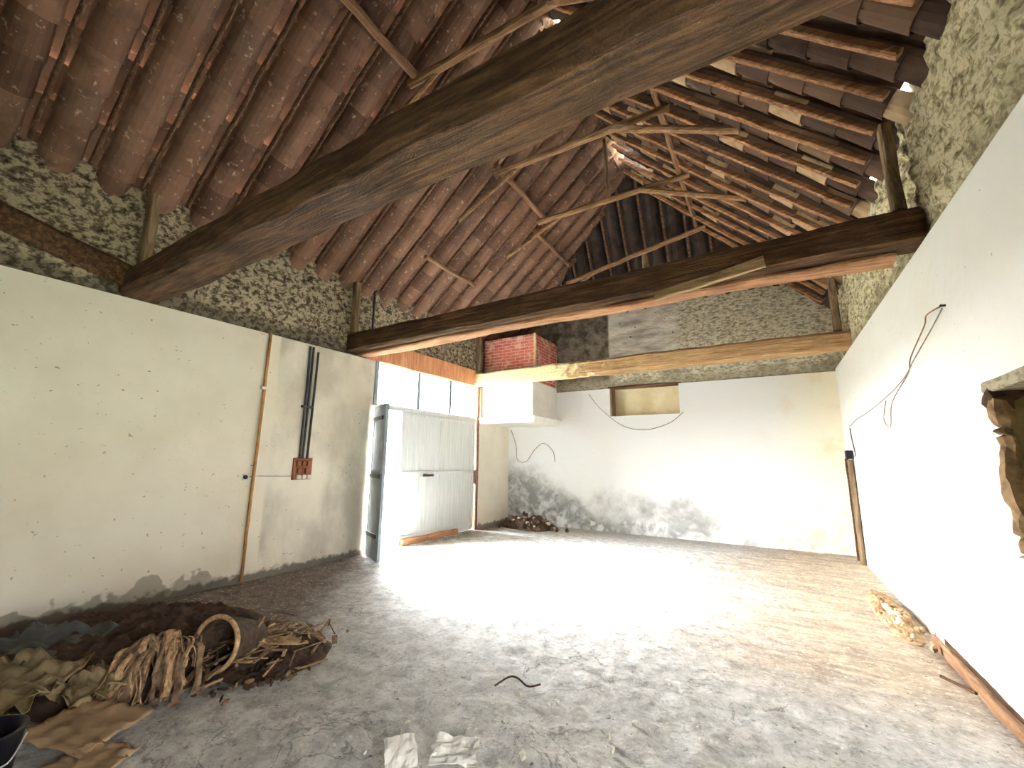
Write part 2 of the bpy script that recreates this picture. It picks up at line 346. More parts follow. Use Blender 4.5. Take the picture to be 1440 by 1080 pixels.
def sheet(p, w, h, rz, tilt=0., crumple=.03, seed=0., n=14, th=.004, ragged=.15, freq=4., sag=True):
    """a crumpled sheet with ragged edge, as a thin solid"""
    bm = bmesh.new(); rot = Matrix.Rotation(rz, 3, 'Z') @ Matrix.Rotation(tilt, 3, 'X'); P = Vector(p); L = []
    for k in (0, 1):
        g = []
        for i in range(n+1):
            row = []
            for j in range(n+1):
                a, b = 2*i/n-1, 2*j/n-1; q = Vector((a*2+seed, b*2-seed, seed))
                e = 1+ragged*noise.noise(Vector((math.atan2(b, a)*2.2, seed, 3)))
                z = abs(noise.noise(q*freq*.3))*crumple*2+noise.noise(q*freq*.9)*crumple*.6
                c = rot @ Vector((a*w/2*e, b*h/2*e, z)); c = c+P; c.z = max(c.z, .004)+th*k
                row.append(bm.verts.new(c))
            g.append(row)
        L.append(g)
    for i in range(n):
        for j in range(n):
            for g, s in ((L[0], 1), (L[1], 0)):
                f = [g[i][j], g[i+1][j], g[i+1][j+1], g[i][j+1]]; bm.faces.new(f[::-1] if s else f)
    A, B = L
    rim = [(i, 0) for i in range(n)]+[(n, j) for j in range(n)]+[(i, n) for i in range(n, 0, -1)]+[(0, j) for j in range(n, 0, -1)]
    for (i, j), (k, l) in zip(rim, rim[1:]+rim[:1]): bm.faces.new((A[i][j], A[k][l], B[k][l], B[i][j]))
    return bm
def mound(cx, cy, rx, ry, h, rz, seed=0., n=44, rough=.35, freq=2.2):
    bm = bmesh.new(); g = []; co, si = math.cos(rz), math.sin(rz)
    for i in range(n+1):
        row = []
        for j in range(n+1):
            a, b = 2*i/n-1, 2*j/n-1
            f = math.sqrt(1-.5*b*b), math.sqrt(1-.5*a*a); a, b = a*f[0], b*f[1]   # square to disc
            d = min(1, a*a+b*b); x, y = a*rx, b*ry; q = Vector((x*freq+seed, y*freq, seed))
            e = 1+.18*noise.noise(Vector((math.atan2(b, a)*1.6, seed, 0)))
            z = h*(1-d)**.8*(1+rough*(noise.noise(q)+.6*noise.noise(q*3)+.35*noise.noise(q*8)))
            row.append(bm.verts.new((cx+(x*co-y*si)*e, cy+(x*si+y*co)*e, max(z, 0)-.004)))
        g.append(row)
    for i in range(n):
        for j in range(n): bm.faces.new((g[i][j], g[i+1][j], g[i+1][j+1], g[i][j+1]))
    rim = [g[i][0] for i in range(n)]+[g[n][j] for j in range(n)]+[g[i][n] for i in range(n, 0, -1)]+[g[0][j] for j in range(n, 0, -1)]
    bm.faces.new(rim); return bm

# ------------------------------------------------------------------ setting: floor, walls
bm = bmesh.new(); g = []; nx, ny = 240, 400
for i in range(nx+1):
    row = []
    for j in range(ny+1):
        x, y = XL-.5+(XR-XL+1.)*i/nx, YF-.1+(YB-YF+.4)*j/ny
        q = Vector((x, y, 0)); z = .012*noise.noise(q*1.5)+.008*noise.noise(q*6)
        if y < 3.4 and -2.2 < x < 1: z += .05*max(0, noise.noise(q*3.3+Vector((4, 0, 0))))+.012*noise.noise(q*14)
        row.append(bm.verts.new((x, y, z-.012)))
    g.append(row)
for i in range(nx):
    for j in range(ny): bm.faces.new((g[i][j], g[i+1][j], g[i+1][j+1], g[i][j+1]))
struct(obj('floor', bm, 'floor', smooth=True))
struct(obj('ground', newbox(-60, XL-.5, -30, 40, -.3, -.02), 'ground'))
struct(obj('ground_beyond', newbox(XR+.5, 50, -30, 40, -.3, -.02), 'ground'))

PL = lambda u, z, d: (XL-d, u, z)
PR = lambda u, z, d: (XR+d, u, z)
PB = lambda u, z, d: (u, YB+d, z)
DY0, DY1, DZ = 5.0, 8.1, LEDGE
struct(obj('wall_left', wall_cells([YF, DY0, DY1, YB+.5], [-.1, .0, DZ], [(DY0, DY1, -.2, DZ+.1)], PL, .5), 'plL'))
HY0, HY1, HZ0, HZ1 = 2.55, 3.52, 1.05, 2.03
struct(obj('wall_right', wall_cells([YF, -.7, .9, HY0, HY1, YB+.5], [-.1, 0, HZ0, HZ1, 2.1, LEDGE], [(-.7, .9, 0, 2.1), (HY0, HY1, HZ0, HZ1)], PR, .5), 'plR'))  # low hole near the camera: unseen opening added to light the left wall
NX0, NX1, NZ0 = -3.1, -1.58, 2.55
struct(obj('wall_back', wall_cells([XL-.5, NX0, NX1, XR+.5], [-.1, 0, NZ0, 3.2], [(NX0, NX1, NZ0, 3.3)], PB, .5), 'plB'))
struct(obj('wall_left_upper', rough_slab(YF, YB+.5, LEDGE, EAVE+.05, lambda u, z, d: (XL-.06-d, u, z), .44, seed=3.), 'stL', smooth=True))
struct(obj('wall_right_upper', rough_slab(YF, YB+.5, LEDGE, EAVE+.05, lambda u, z, d: (XR+.06+d, u, z), .44, seed=8., amp=.04), 'stR', smooth=True))
struct(obj('wall_back_upper', rough_slab(XL-.5, XR+.5, 3.2, 5.25, lambda u, z, d: (u, YB+.04+d, z), .42, seed=5., amp=.02), 'stB', smooth=True))
struct(obj('wall_rear', newbox(XL-.5, XR+.5, YF-.4, YF, -.1, 8.), 'stL'))
# recess of the back wall niche, board at its left cheek
struct(obj('trim_3', newbox(NX0-.02, NX1+.02, YB+.3, YB+.45, NZ0-.05, 3.3), 'plY'))
struct(obj('trim_4', newbox(NX0, NX0+.04, YB+.005, YB+.3, NZ0, 3.2), 'poleZ'))
struct(obj('trim_5', timber((NX0-.05, YB+.1, 3.22), (NX1+.05, YB+.13, 3.22), .22, .05, .01, 12, .01, 4.), 'beam'))
# hole in the right wall: blocked at the back, ragged cheek
struct(obj('trim_6', newbox(XR+.42, XR+.5, HY0-.05, HY1+.05, HZ0-.05, HZ1+.05), 'khaki'))
struct(obj('trim_7', rough_slab(HZ0, HZ1, XR+.0, XR+.44, lambda u, z, d: (z, HY1-.02+d, u), .02, .03, .03, 2., 9.), 'khaki', smooth=True))
P_ = [(XR+.005, HY1-.02+.05*noise.noise(Vector((z*7, 1, 2))), z) for z in [HZ0+(HZ1-.12-HZ0)*i/20 for i in range(21)]]
bm = bmesh.new(); sweep(bm, P_, circ(.045, 7), .03, 11., 4.); struct(obj('trim_10', bm, 'rubp'))
struct(obj('trim_11', timber((XR+.1, HY0-.1, HZ1-.03), (XR+.1, HY1+.06, HZ1-.03), .26, .07, .01, 14, .012, 8.), 'stB'))
struct(obj('trim_12', blob((XR+.02, HY1-.01, HZ1-.09), .07, (1, 1, 1.3), .6, 3., 2), 'beam'))  # dark lump stands in for the shade of a small recess
# door opening: lintel, post, frame, sill
struct(obj('trim_1', timber((XL-.08, DY0-.15, 3.43), (XL-.08, DY1+.1, 3.43), .2, .38, .01, 20, .012, 2.), 'lintel'))
struct(obj('trim_2', timber((XL-.03, DY1+.01, .0), (XL-.03, DY1+.01, 3.25), .12, .09, .01, 16, .012, 6.), 'steel'))
struct(obj('trim_8', newbox(XL-.05, XL+.02, DY0, DY0+.07, 2.45, 3.24), 'grey'))
struct(obj('trim_9', timber((XL+.03, 5.82, .05), (XL+.03, 7.4, .05), .09, .1, .01, 10, .01, 1.), 'sill'))

# window over the door: three frosted sheets in a white frame
win = bpy.data.objects.new('window_1', None); COL.objects.link(win); win.location = (XL-.1, 6.5, 2.45); struct(win)
z0, z1 = 2.47, 3.24
cuts = [DY0+.07, 6.15, 7.13, DY1-.05]
for a, b in zip(cuts, cuts[1:]): obj('window_pane', newbox(XL-.07, XL-.05, a+.012, b-.012, z0+.03, z1), 'frost', win)
bm = bmesh.new(); box(bm, XL-.1, XL-.02, DY0+.07, DY1-.05, z0-.05, z0+.03); obj('window_rail', bm, 'doorw', win)
for y in cuts[1:3]: obj('window_mullion', newbox(XL-.085, XL-.035, y-.035, y+.035, z0+.03, z1), 'grey', win)

# door leaf standing closed: board panels, rails, handle plate
d1 = bpy.data.objects.new('door_1', None); COL.objects.link(d1); d1.location = (XL-.06, 6.9, 0); struct(d1)
bm = bmesh.new(); nb = 22; y0, y1 = 5.72, DY1-.06
P_ = []
for i in range(nb):
    a = y0+(y1-y0)*i/nb; b = y0+(y1-y0)*(i+1)/nb
    P_ += [(XL-.045, a), (XL-.039, a+.006), (XL-.039, b-.006)]
P_ += [(XL-.045, y1), (XL-.09, y1), (XL-.09, y0)]
lo = [bm.verts.new((x, y, .0)) for x, y in P_]; hi = [bm.verts.new((x, y, 2.42)) for x, y in P_]
for i in range(len(P_)):
    j = (i+1) % len(P_); bm.faces.new((lo[i], lo[j], hi[j], hi[i]))
bm.faces.new(lo); bm.faces.new(hi[::-1]); obj('board_panel', bm, 'doorw', d1)
for z in (.12, 1.27, 2.36): obj('rail', newbox(XL-.034, XL-.012, y0, y1, z-.03, z+.03), 'doorw', d1)
for y in (y0+.04, 6.85, y1-.04): obj('stile', newbox(XL-.034, XL-.014, y-.04 if y != 6.85 else y-.006, y+.04 if y != 6.85 else y+.006, .03, 2.42), 'doorw', d1)
obj('lock_plate', newbox(XL-.014, XL+.006, 6.26, 6.42, .86, 1.2), 'hood', d1, bevel=.004)
hb = bmesh.new(); box(hb, XL-.014, XL+.03, 6.36, 6.42, 1.2, 1.25); obj('latch', hb, 'cond', d1)
obj('bolt', newbox(XL-.014, XL+.03, 6.46, 6.62, 1.2, 1.24), 'cond', d1)
obj('hinge', newbox(XL-.034, XL+.03, y1-.02, y1+.06, 1.0, 1.3), 'steel', d1)
# narrow leaf swung into the room
d2 = bpy.data.objects.new('door_2', None); COL.objects.link(d2); d2.location = (XL, 5.05, 0); d2.rotation_euler = (0, 0, math.radians(-25)); struct(d2)
def leafpart(name, mat, *b):
    bm = newbox(*b); bmesh.ops.recalc_face_normals(bm, faces=bm.faces[:]); me = bpy.data.meshes.new(name); bm.to_mesh(me); bm.free()
    me.materials.append(M[mat]); o = bpy.data.objects.new(name, me); COL.objects.link(o); o.parent = d2
leafpart('board_panel', 'grey', .1, .72, -.025, .025, .0, 2.42)
leafpart('edge_strip', 'doorw', .06, .1, -.03, .03, .0, 2.42)
for z in (.35, 1.26, 2.2): leafpart('strap_hinge', 'cond', .0, .6, -.04, -.025, z-.03, z+.03)
leafpart('brace', 'grey', .15, .7, -.045, -.025, 1.3, 1.36)

# ------------------------------------------------------------------ roof
def slope(side):
    if side == 'L': o, e = Vector((XL, 0, EAVE)), Vector((RX, 0, RZ))
    else: o, e = Vector((XR, 0, EAVE)), Vector((RX, 0, RZ))
    d = (e-o); L = d.length; d.normalize(); nrm = Vector((-d.z, 0, d.x)) if d.x > 0 else Vector((d.z, 0, -d.x))
    return o, d, nrm, L
def tilecol(bm, o, d, nrm, side, s0, s1, R0, amax, down, seed, skip=None):
    """a column of overlapping half-round tiles; down=1: channel bulging into the room"""
    step, k, j = .36, 8, 0; s = s0
    while s < s1-.06:
        e = min(s+step+.06, s1+.02); jt = .008*noise.noise(Vector((seed*3.1, j*1.7, 0))); tw = .012*noise.noise(Vector((seed*1.9, j*2.3, 5)))
        if not (skip and skip(s)):
            rows = []
            for q, (ss, rr, dn) in enumerate(((s, R0, 0.), (e, R0*.86, -.022*down if down > 0 else .0))):
                row = []
                for i in range(k+1):
                    a = amax*(2*i/k-1); lift = rr*(math.cos(a)-math.cos(amax))
                    p = o + d*ss + side*(rr*math.sin(a)+jt+tw*q) + nrm*((-lift if down > 0 else lift-.1)+jt+(0 if q else (-.012 if down > 0 else .02)))
                    row.append(bm.verts.new(p))
                rows.append(row)
            th = nrm*(.014)
            out = [[bm.verts.new(v.co+th) for v in row] for row in rows]
            for i in range(k):
                bm.faces.new((rows[0][i], rows[0][i+1], rows[1][i+1], rows[1][i])); bm.faces.new((out[0][i], out[1][i], out[1][i+1], out[0][i+1]))
                for q in (0, 1): bm.faces.new((rows[q][i], rows[q][i+1], out[q][i+1], out[q][i]))
            for i in (0, k): bm.faces.new((rows[0][i], rows[1][i], out[1][i], out[0][i]))
        s += step; j += 1
PITCH, NCOL0 = .43, -6
ORD = ['first', 'second', 'third', 'fourth', 'fifth', 'sixth', 'seventh', 'eighth', 'ninth', 'tenth', 'eleventh', 'twelfth', 'thirteenth']
def rafter_label(side, y):
    refs = [(1.66, 'near tie beam'), (4.42, 'middle tie beam'), (8.1, 'back tie beam')]
    ry, rn = min(refs, key=lambda q: abs(q[0]-y)); k = int(abs(y-ry)/PITCH)
    return f"thin rafter under the {side} roof slope, {ORD[k]} {'beyond' if y > ry else 'in front of'} the {rn}"
for S, mat in (('L', 'tile'), ('R', 'tileR')):
    o, d, nrm, L = slope(S); bm = bmesh.new(); k = 0
    y = NCOL0*PITCH+.01
    while y < YH-.2:
        frac = 1. if y < YA else max(0, (YH-y)/(YH-YA))
        yc = y+PITCH/2; fc = 1. if yc < YA else max(0, (YH-yc)/(YH-YA))
        hole = lambda s, yy=y: s > L-.55 and (7.2 < yy < 7.9 or 4.5 < yy < 5.1) and S == 'R'
        tilecol(bm, o+Vector((0, y, 0)), d, nrm, Vector((0, 1, 0)), -.35, L*frac, .165, math.radians(72), 1, k+.5, hole)
        hole2 = lambda s, yy=yc: S == 'R' and ((s < -.3 and k % 3 == 0 and yy > 3) or (s > L-.7 and (7.1 < yy < 7.9 or 4.5 < yy < 5.2)))
        tilecol(bm, o+Vector((0, yc, 0)), d, nrm, Vector((0, 1, 0)), -.35, L*fc, .2, math.radians(78), -1, k+40.5, hole2)
        ndp = .06 if S == 'L' else .125
        if yc > .05 and fc > .2:
            a = o+Vector((0, yc, 0))+d*.02-nrm*ndp; b = o+Vector((0, yc, 0))+d*(L*fc-.16)-nrm*ndp
            w_ = .03+.012*R.random() if S == 'L' else .05+.015*R.random()
            rb = timber(a, b, w_, .07, .012, 16, .014, k*1.37+(9 if S == 'R' else 0), .03*R.random())
            tag(obj('rafter', rb, 'raftL' if S == 'L' else 'raft'), rafter_label('left' if S == 'L' else 'right', yc), 'rafter', f"rafters under the {'left' if S == 'L' else 'right'} roof slope")
        y += PITCH; k += 1
    struct(obj('ceiling_left' if S == 'L' else 'ceiling_right', bm, mat, smooth=False))
# hip end
o = Vector((0, YH, EAVE)); e = Vector((0, YA, RZ)); d = e-o; LH = d.length; d.normalize(); nrm = Vector((0, d.z, -d.y))
bm = bmesh.new(); k = 0; x = XL+.2
while x < XR:
    def fr(x): return max(0, min((x-XL)/(RX-XL), (XR-x)/(XR-RX), 1))
    tilecol(bm, o+Vector((x, 0, 0)), d, nrm, Vector((1, 0, 0)), .4, LH*fr(x), .165, math.radians(72), 1, k+90.5)
    xc = x+PITCH/2
    tilecol(bm, o+Vector((xc, 0, 0)), d, nrm, Vector((1, 0, 0)), .4, LH*fr(xc), .2, math.radians(78), -1, k+120.5)
    if fr(xc) > .2 and xc < XR-.1:
        rb = timber(o+Vector((xc, 0, 0))+d*.95-nrm*.075, o+Vector((xc, 0, 0))+d*(LH*fr(xc)-.05)-nrm*.075, .05, .07, .012, 10, .01, k*2.1+50)
        tag(obj('rafter', rb, 'raftL'), f"thin rafter under the dark back hip of the roof, {ORD[min(k, 12)] if k < 13 else 'last'} from its left corner", 'rafter', 'rafters under the back hip')
    x += PITCH; k += 1
struct(obj('ceiling_back', bm, 'tileH'))
# ridge and hip cap tiles (with gaps along the ridge)
bm = bmesh.new()
def caps(a, b, skip):
    a, b = Vector(a), Vector(b); d = (b-a).normalized(); s = d.cross(Vector((0, 0, 1))).normalized(); u = s.cross(d)
    tilecol(bm, a, d, u, s, 0, (b-a).length, .2, math.radians(80), -1, 7.7, skip)
caps((RX, YF-.1, RZ-.02), (RX, YA, RZ-.02), lambda s: any(abs(s+YF-.1-t) < .5 for t in (4.75, 7.55)))
caps((XL, YH, EAVE), (RX, YA, RZ), None); caps((XR, YH, EAVE), (RX, YA, RZ), None)
struct(obj('ceiling_ridge', bm, 'tile'))

# ------------------------------------------------------------------ timbers
def tie(name, y, zb, w_, h, mat, label, jit, seed, yr=None, c=.05, x0=XL-.05, x1=XR+.05, n=34, sag=0.):
    yr = y if yr is None else yr
    return tag(obj(name, timber((x0, y, zb+h/2), (x1, yr, zb+h/2), w_, h, c, n, jit, seed, sag, 2.2), mat), label, 'beam')
tie('tie_beam', 1.68, 3.25, .4, .27, 'beam', 'massive dark hewn tie beam nearest the camera crossing overhead', .03, 1., 1.62)
b2 = thing('tie_beam', (XL, 4.45, 3.25), 'dark middle tie beam resting on both side walls with split lower edge', 'beam')
obj('beam_body', timber((XL-.05, 4.53, 3.43), (XR+.05, 4.41, 3.43), .26, .3, .03, 34, .025, 12., 0., 2.2), 'beam', b2)
obj('split_strip', timber((XL+.1, 4.62, 3.25), (XR-.1, 4.5, 3.25), .22, .05, .015, 34, .03, 15., -.02, 2.2), 'raft', b2)
obj('splice_board', timber((-.9, 4.36, 3.24), (.1, 4.28, 3.36), .05, .1, .01, 8, .015, 17.), 'plank', b2)
tie('tie_beam', 8.06, 3.25, .26, .3, 'beamx', 'pale knotty back tie beam in front of the brick flue', .03, 23., 8.06, .04)
# plaster crumbs and dark mortise holes stay on the beam; wall posts
def post(x, y, z0, z1, w_, label, seed, dx=0., dy=0.):
    tag(obj('wall_post', timber((x, y, z0), (x+dx, y+dy, z1), w_, .1, .015, 10, .012, seed), 'poleZ'), label, 'post')
post(XL+.06, 1.64, 3.53, 4.48, .12, 'weathered post on left wall rising from the near tie beam end', 1.)
post(XL+.06, 4.45, 3.6, 4.48, .12, 'weathered post on left wall above the middle tie beam end', 2.)
post(XR-.07, 4.4, 3.6, 4.5, .09, 'pale post on right wall above the middle tie beam end', 3., .03, .12)
post(XR-.08, 8.06, 3.58, 4.5, .1, 'brown post in the right back corner standing on the back tie beam', 4., .0, .12)
post(XL+.05, 8.06, 3.58, 4.45, .12, 'dark post in the left back corner beside the brick flue', 5.)
tag(obj('iron_rod', pole((XL+.02, 4.86, 3.3), (XL+.02, 4.86, 4.5), .02, n=6, jit=.004), 'cond'), 'thin dark rod on left stone wall just beyond the middle tie beam', 'rod')
tag(obj('wall_brace', timber((XL+.04, 1.86, 3.37), (XL+.04, .2, 3.78), .12, .24, .04, 14, .03, 6., 0., 1.6), 'beam'), 'rough dark brace running along the left wall from the near tie beam end', 'beam')
# purlins
def purlin(a, b, r, label, seed): tag(obj('purlin', pole(a, b, r, r*.9, 14, .02, seed), 'poleY'), label, 'purlin')
zl = lambda x: EAVE+(x-XL)*(RZ-EAVE)/(RX-XL); zr = lambda x: EAVE+(XR-x)*(RZ-EAVE)/(XR-RX)
purlin((-3.47, -1.2, zl(-3.47)-.24), (-3.47, 3.35, zl(-3.47)-.24), .06, 'upper left purlin over the near tie beam, cut off at the first collar', 1.)
purlin((-3.5, 5.2, zl(-3.5)-.22), (-3.5, 7.05, zl(-3.5)-.24), .05, 'upper left purlin between the second and third collars', 2.)
purlin((-3.75, 7.0, zl(-3.75)-.2), (-3.75, 8.75, zl(-3.75)-.22), .045, 'upper left purlin from the third collar towards the hip', 3.)
purlin((-4.98, 5.2, zl(-4.98)-.2), (-4.98, 6.7, zl(-4.98)-.2), .04, 'short lower left purlin stub close above the left eaves', 4.)
purlin((-.92, 2.9, zr(-.92)-.2), (-.92, 5.3, zr(-.92)-.2), .05, 'upper right purlin in front of the second collar', 5.)
purlin((-.92, 5.32, zr(-.92)-.2), (-.92, 9.0, zr(-.92)-.2), .05, 'upper right purlin beyond the second collar', 6.)
# collar frames
def collar(y, label, seed, xa=-3.5, za=6.3, xb=-.78, zb=6.24, jx=-1.6, lx=-4.35, rxx=.0, post_z=None):
    t = thing('collar_frame', (RX, y, 6.3), label, 'roof truss')
    obj('collar_pole', pole((xa-.1, y, za), (xb, y, zb), .055, .05, 14, .01, seed), 'poleX', t)
    obj('brace', pole((lx, y+.02, zl(lx)-.16), (xa+.45, y+.02, za+.02), .04, .035, 10, .01, seed+1), 'poleX', t)
    obj('brace', pole((jx, y-.02, za+(zb-za)*.7), (rxx, y-.02, zr(rxx)-.12), .05, .045, 10, .01, seed+2), 'poleX', t)
    if post_z: obj('king_post', pole((RX, y, za), (RX-.05, y, RZ-.2), .045, .04, 10, .012, seed+3), 'poleZ', t)
collar(3.32, 'nearest collar frame of poles above the near tie beam', 1.)
collar(5.3, 'second collar frame of poles high above the middle tie beam', 11., za=6.27)
collar(6.9, 'third collar frame of poles with upright king post under the ridge', 21., za=6.22, post_z=True)
t = thing('collar_frame', (-2, 8.5, 5.9), 'farthest collar frame of poles under the dark back hip', 'roof truss')
obj('collar_pole', pole((-3.7, 8.5, 5.55), (-.75, 8.5, 6.1), .05, .05, 12, .02, 31.), 'poleX', t)
obj('king_post', pole((-1.95, 8.55, 4.75), (-1.95, 8.55, 5.9), .05, .045, 10, .01, 33.), 'poleZ', t)
obj('brace', pole((-3.0, 8.48, 5.68), (-4.3, 8.45, 4.9), .04, .035, 8, .02, 34.), 'poleX', t)

# ------------------------------------------------------------------ fireplace hood with brick flue
t = thing('fireplace_hood', (-5.1, 8.9, 2.4), 'white fireplace hood in the left back corner with red brick flue', 'fireplace hood')
HX = -4.45
obj('hood_box', newbox(XL+.01, HX, 8.25, YB-.01, 2.5, 3.3), 'hood', t, bevel=.01)
bm = bmesh.new(); prof = [(0, 0), (.1, .05), (.1, .1), (0, .13)]
v = box(bm, XL+.01, HX+.14, 8.1, YB-.01, 2.36, 2.5)
for q in v:
    if q.co.z < 2.4:
        if q.co.y < 8.5: q.co.y += .07
        if q.co.x > -5: q.co.x -= .07
obj('mantel_shelf', bm, 'hood', t, bevel=.012)
obj('brick_flue', newbox(XL+.01, HX+.02, 8.3, YB-.01, 3.3, 4.42), 'brick', t, bevel=.015)
obj('corner_strip', timber((HX+.03, 8.3, 3.56), (HX+.03, 8.3, 4.42), .05, .05, .01, 10, .01, 3.), 'beamx', t)

# ------------------------------------------------------------------ electrics
tag(obj('copper_pipe', pole((XL+.025, 3.1, .0), (XL+.025, 3.12, 3.24), .02, n=18, jit=.006, seed=3.), 'copper'), 'tarnished copper pipe running up the left wall from floor to ledge', 'pipe')
tag(obj('pipe_clip', newbox(XL, XL+.055, 3.07, 3.16, 2.45, 2.49), 'porc', bevel=.005), 'small white clip holding the copper pipe to the wall', 'clip')
GC = 'black conduits above the fuse box'
for k, (dy, zt, lab) in enumerate(((0, 3.2, 'leftmost of the three black conduits dropping to the fuse box'), (.055, 3.2, 'middle one of the three black conduits dropping to the fuse box'), (.14, 3.14, 'rightmost black conduit dropping to the fuse box, slightly shorter at top'))):
    tag(obj('conduit', tube([(XL+.02, 3.73+dy, zt), (XL+.022, 3.735+dy*.9, 2.5), (XL+.02, 3.725+dy*.85, 1.53)], .017, 8), 'cond', smooth=True), lab, 'conduit', GC)
tag(obj('conduit_strap', newbox(XL, XL+.045, 3.68, 3.85, 2.27, 2.3), 'cond'), 'dark metal strap across the black conduits', 'strap')
t = thing('fuse_box', (XL+.05, 3.77, 1.37), 'brown fuse box on the left wall with white porcelain holders', 'fuse box')
obj('backboard', newbox(XL, XL+.03, 3.64, 3.93, 1.23, 1.54), 'fuse', t, bevel=.006)
for k, (y, z) in enumerate(((3.7, 1.46), (3.78, 1.46), (3.86, 1.46), (3.72, 1.36), (3.84, 1.36))):
    obj('fuse_holder', newbox(XL+.03, XL+.075, y-.028, y+.028, z-.035, z+.035), 'fuse', t, bevel=.008)
for y in (3.72, 3.8, 3.88): obj('porcelain_holder', newbox(XL+.03, XL+.07, y-.03, y+.03, 1.24, 1.3), 'porc', t, bevel=.008)
t = thing('wall_switch', (XL+.02, 3.0, 1.29), 'small dark switch on the left wall beside the copper pipe', 'switch')
obj('switch_base', newbox(XL, XL+.03, 2.98, 3.05, 1.25, 1.33), 'porc', t, bevel=.006)
bm = blob((XL+.04, 3.0, 1.29), .028, jit=0, sub=2); obj('switch_knob', bm, 'black', t, smooth=True)
tag(obj('cable', tube([(XL+.012, 3.06, 1.29), (XL+.05, 3.1, 1.295), (XL+.012, 3.16, 1.3), (XL+.012, 3.4, 1.29), (XL+.012, 3.64, 1.285)], .006), 'cable'), 'thin cable between the wall switch and the fuse box', 'cable')
# right wall wires
K = (XR-.02)
tag(obj('cable', tube([(K, 4.0, 2.65), (K-.02, 4.25, 2.66), (K, 4.42, 2.62), (K-.02, 4.8, 2.45), (K, 5.05, 2.35), (K-.03, 5.6, 2.15), (K-.03, 5.8, 1.93), (K-.03, 6.05, 2.02), (K, 6.0, 2.22)], .005), 'steel'), 'looped brown wire hanging from a nail on the right wall', 'cable')
tag(obj('cable', tube([(K, 4.0, 2.63), (K, 4.3, 2.55), (K-.02, 4.7, 2.42), (K, 5.2, 2.33), (K, 5.9, 2.26), (K, 7., 2.2), (K, 7.9, 2.18), (K, 8.6, 2.12)], .005), 'cable'), 'long thin wire crossing the right wall towards the back corner', 'cable')
tag(obj('cable', tube([(K, 8.62, 2.1), (K, 8.55, 1.9), (K, 8.44, 1.75), (K, 8.45, 1.66), (K, 8.75, 1.66)], .007), 'cond'), 'dark cable dropping to the small black box near the back right corner', 'cable')
tag(obj('nail', tube([(XR+.01, 4.0, 2.65), (XR-.02, 4.0, 2.65), (XR-.03, 4.0, 2.655)], .008), 'cond'), 'nail holding the wires on the right wall', 'nail')
tag(obj('junction_box', newbox(XR-.1, XR-.005, 8.72, 8.86, 1.61, 1.75), 'black', bevel=.01), 'small black box on top of the corner board', 'box')
t = thing('corner_board', (XR-.05, 8.95, 0), 'brown upright board on the right wall by the back corner', 'board')
obj('board', timber((XR-.04, 8.86, -.01), (XR-.04, 8.86, 1.6), .05, .2, .008, 14, .008, 7.), 'poleZ', t)
obj('edge_strip', timber((XR-.05, 9.12, -.01), (XR-.05, 9.12, 1.62), .05, .04, .008, 14, .008, 9.), 'beam', t)
# back wall wires
tag(obj('cable', tube([(-3.6, YB-.03, 3.1), (-3.3, YB-.05, 2.72), (-2.8, YB-.04, 2.32), (-2.3, YB-.04, 2.22), (-1.8, YB-.04, 2.35), (-1.5, YB-.03, 2.58)], .007), 'cable'), 'thin cable drooping under the niche in the back wall', 'cable')
tag(obj('cable', tube([(-5.75, YB-.04, 2.3), (-5.6, YB-.04, 1.9), (-5.55, YB-.05, 1.55), (-5.3, YB-.05, 1.5), (-5.05, YB-.04, 1.8), (-4.8, YB-.04, 1.95), (-4.55, YB-.04, 1.75), (-4.5, YB-.04, 1.5)], .008), 'cable'), 'curly thin wire on the mouldy back wall beneath the fireplace hood', 'cable')

# ------------------------------------------------------------------ debris on the left
tag(obj('earth_heap', mound(-4.58, 1.68, 1.12, .93, .2, .25, 3., 130, .55, 3.), 'earth', smooth=True), 'dark earth and litter heaped along the left wall', 'earth heap', None, 'stuff')
tag(obj('litter_heap', mound(-3.5, 2.18, .42, .42, .1, .3, 9., 110, 1.1, 5.), 'earth', smooth=True), 'crumbled brown litter under the broken sticks', 'litter', None, 'stuff')
# old basket lying on its side
t = thing('old_basket', (-3.75, 1.85, 0), 'dark old basket lying on its side in the debris behind the dry stalks', 'basket')
ax = Vector((.2, -.95, .22)).normalized(); s_, u__ = frame_axes(ax)
bm = bmesh.new(); rings = []; kk = 24; base = Vector((-3.64, 2.1, .13))
for (tt, r) in ((0, .001), (0, .13), (.08, .16), (.2, .19), (.32, .21), (.34, .22), (.34, .195), (.2, .17), (.06, .14), (.03, .1), (.03, .001)):
    rings.append([bm.verts.new(base+ax*tt+(s_*math.cos(q*2*math.pi/kk)+u__*math.sin(q*2*math.pi/kk)*.85)*r) for q in range(kk)])
for a, b in zip(rings, rings[1:]):
    for q in range(kk): bm.faces.new((a[q], a[(q+1) % kk], b[(q+1) % kk], b[q]))
bmesh.ops.remove_doubles(bm, verts=bm.verts[:], dist=.002); obj('basket_body', bm, 'wicker', t, smooth=True)
bm = bmesh.new(); ring = [base+ax*.345+(s_*math.cos(q*2*math.pi/32)+u__*math.sin(q*2*math.pi/32)*.85)*.207 for q in range(32)]
rr = [[bm.verts.new(p+((p-base-ax*.345).normalized()*math.cos(f)+ax*math.sin(f))*.018) for f in [j*math.pi/3 for j in range(6)]] for p in ring]
for i in range(32):
    for j in range(6): bm.faces.new((rr[i][j], rr[i][(j+1) % 6], rr[(i+1) % 32][(j+1) % 6], rr[(i+1) % 32][j]))
obj('rim', bm, 'straw', t, smooth=True)
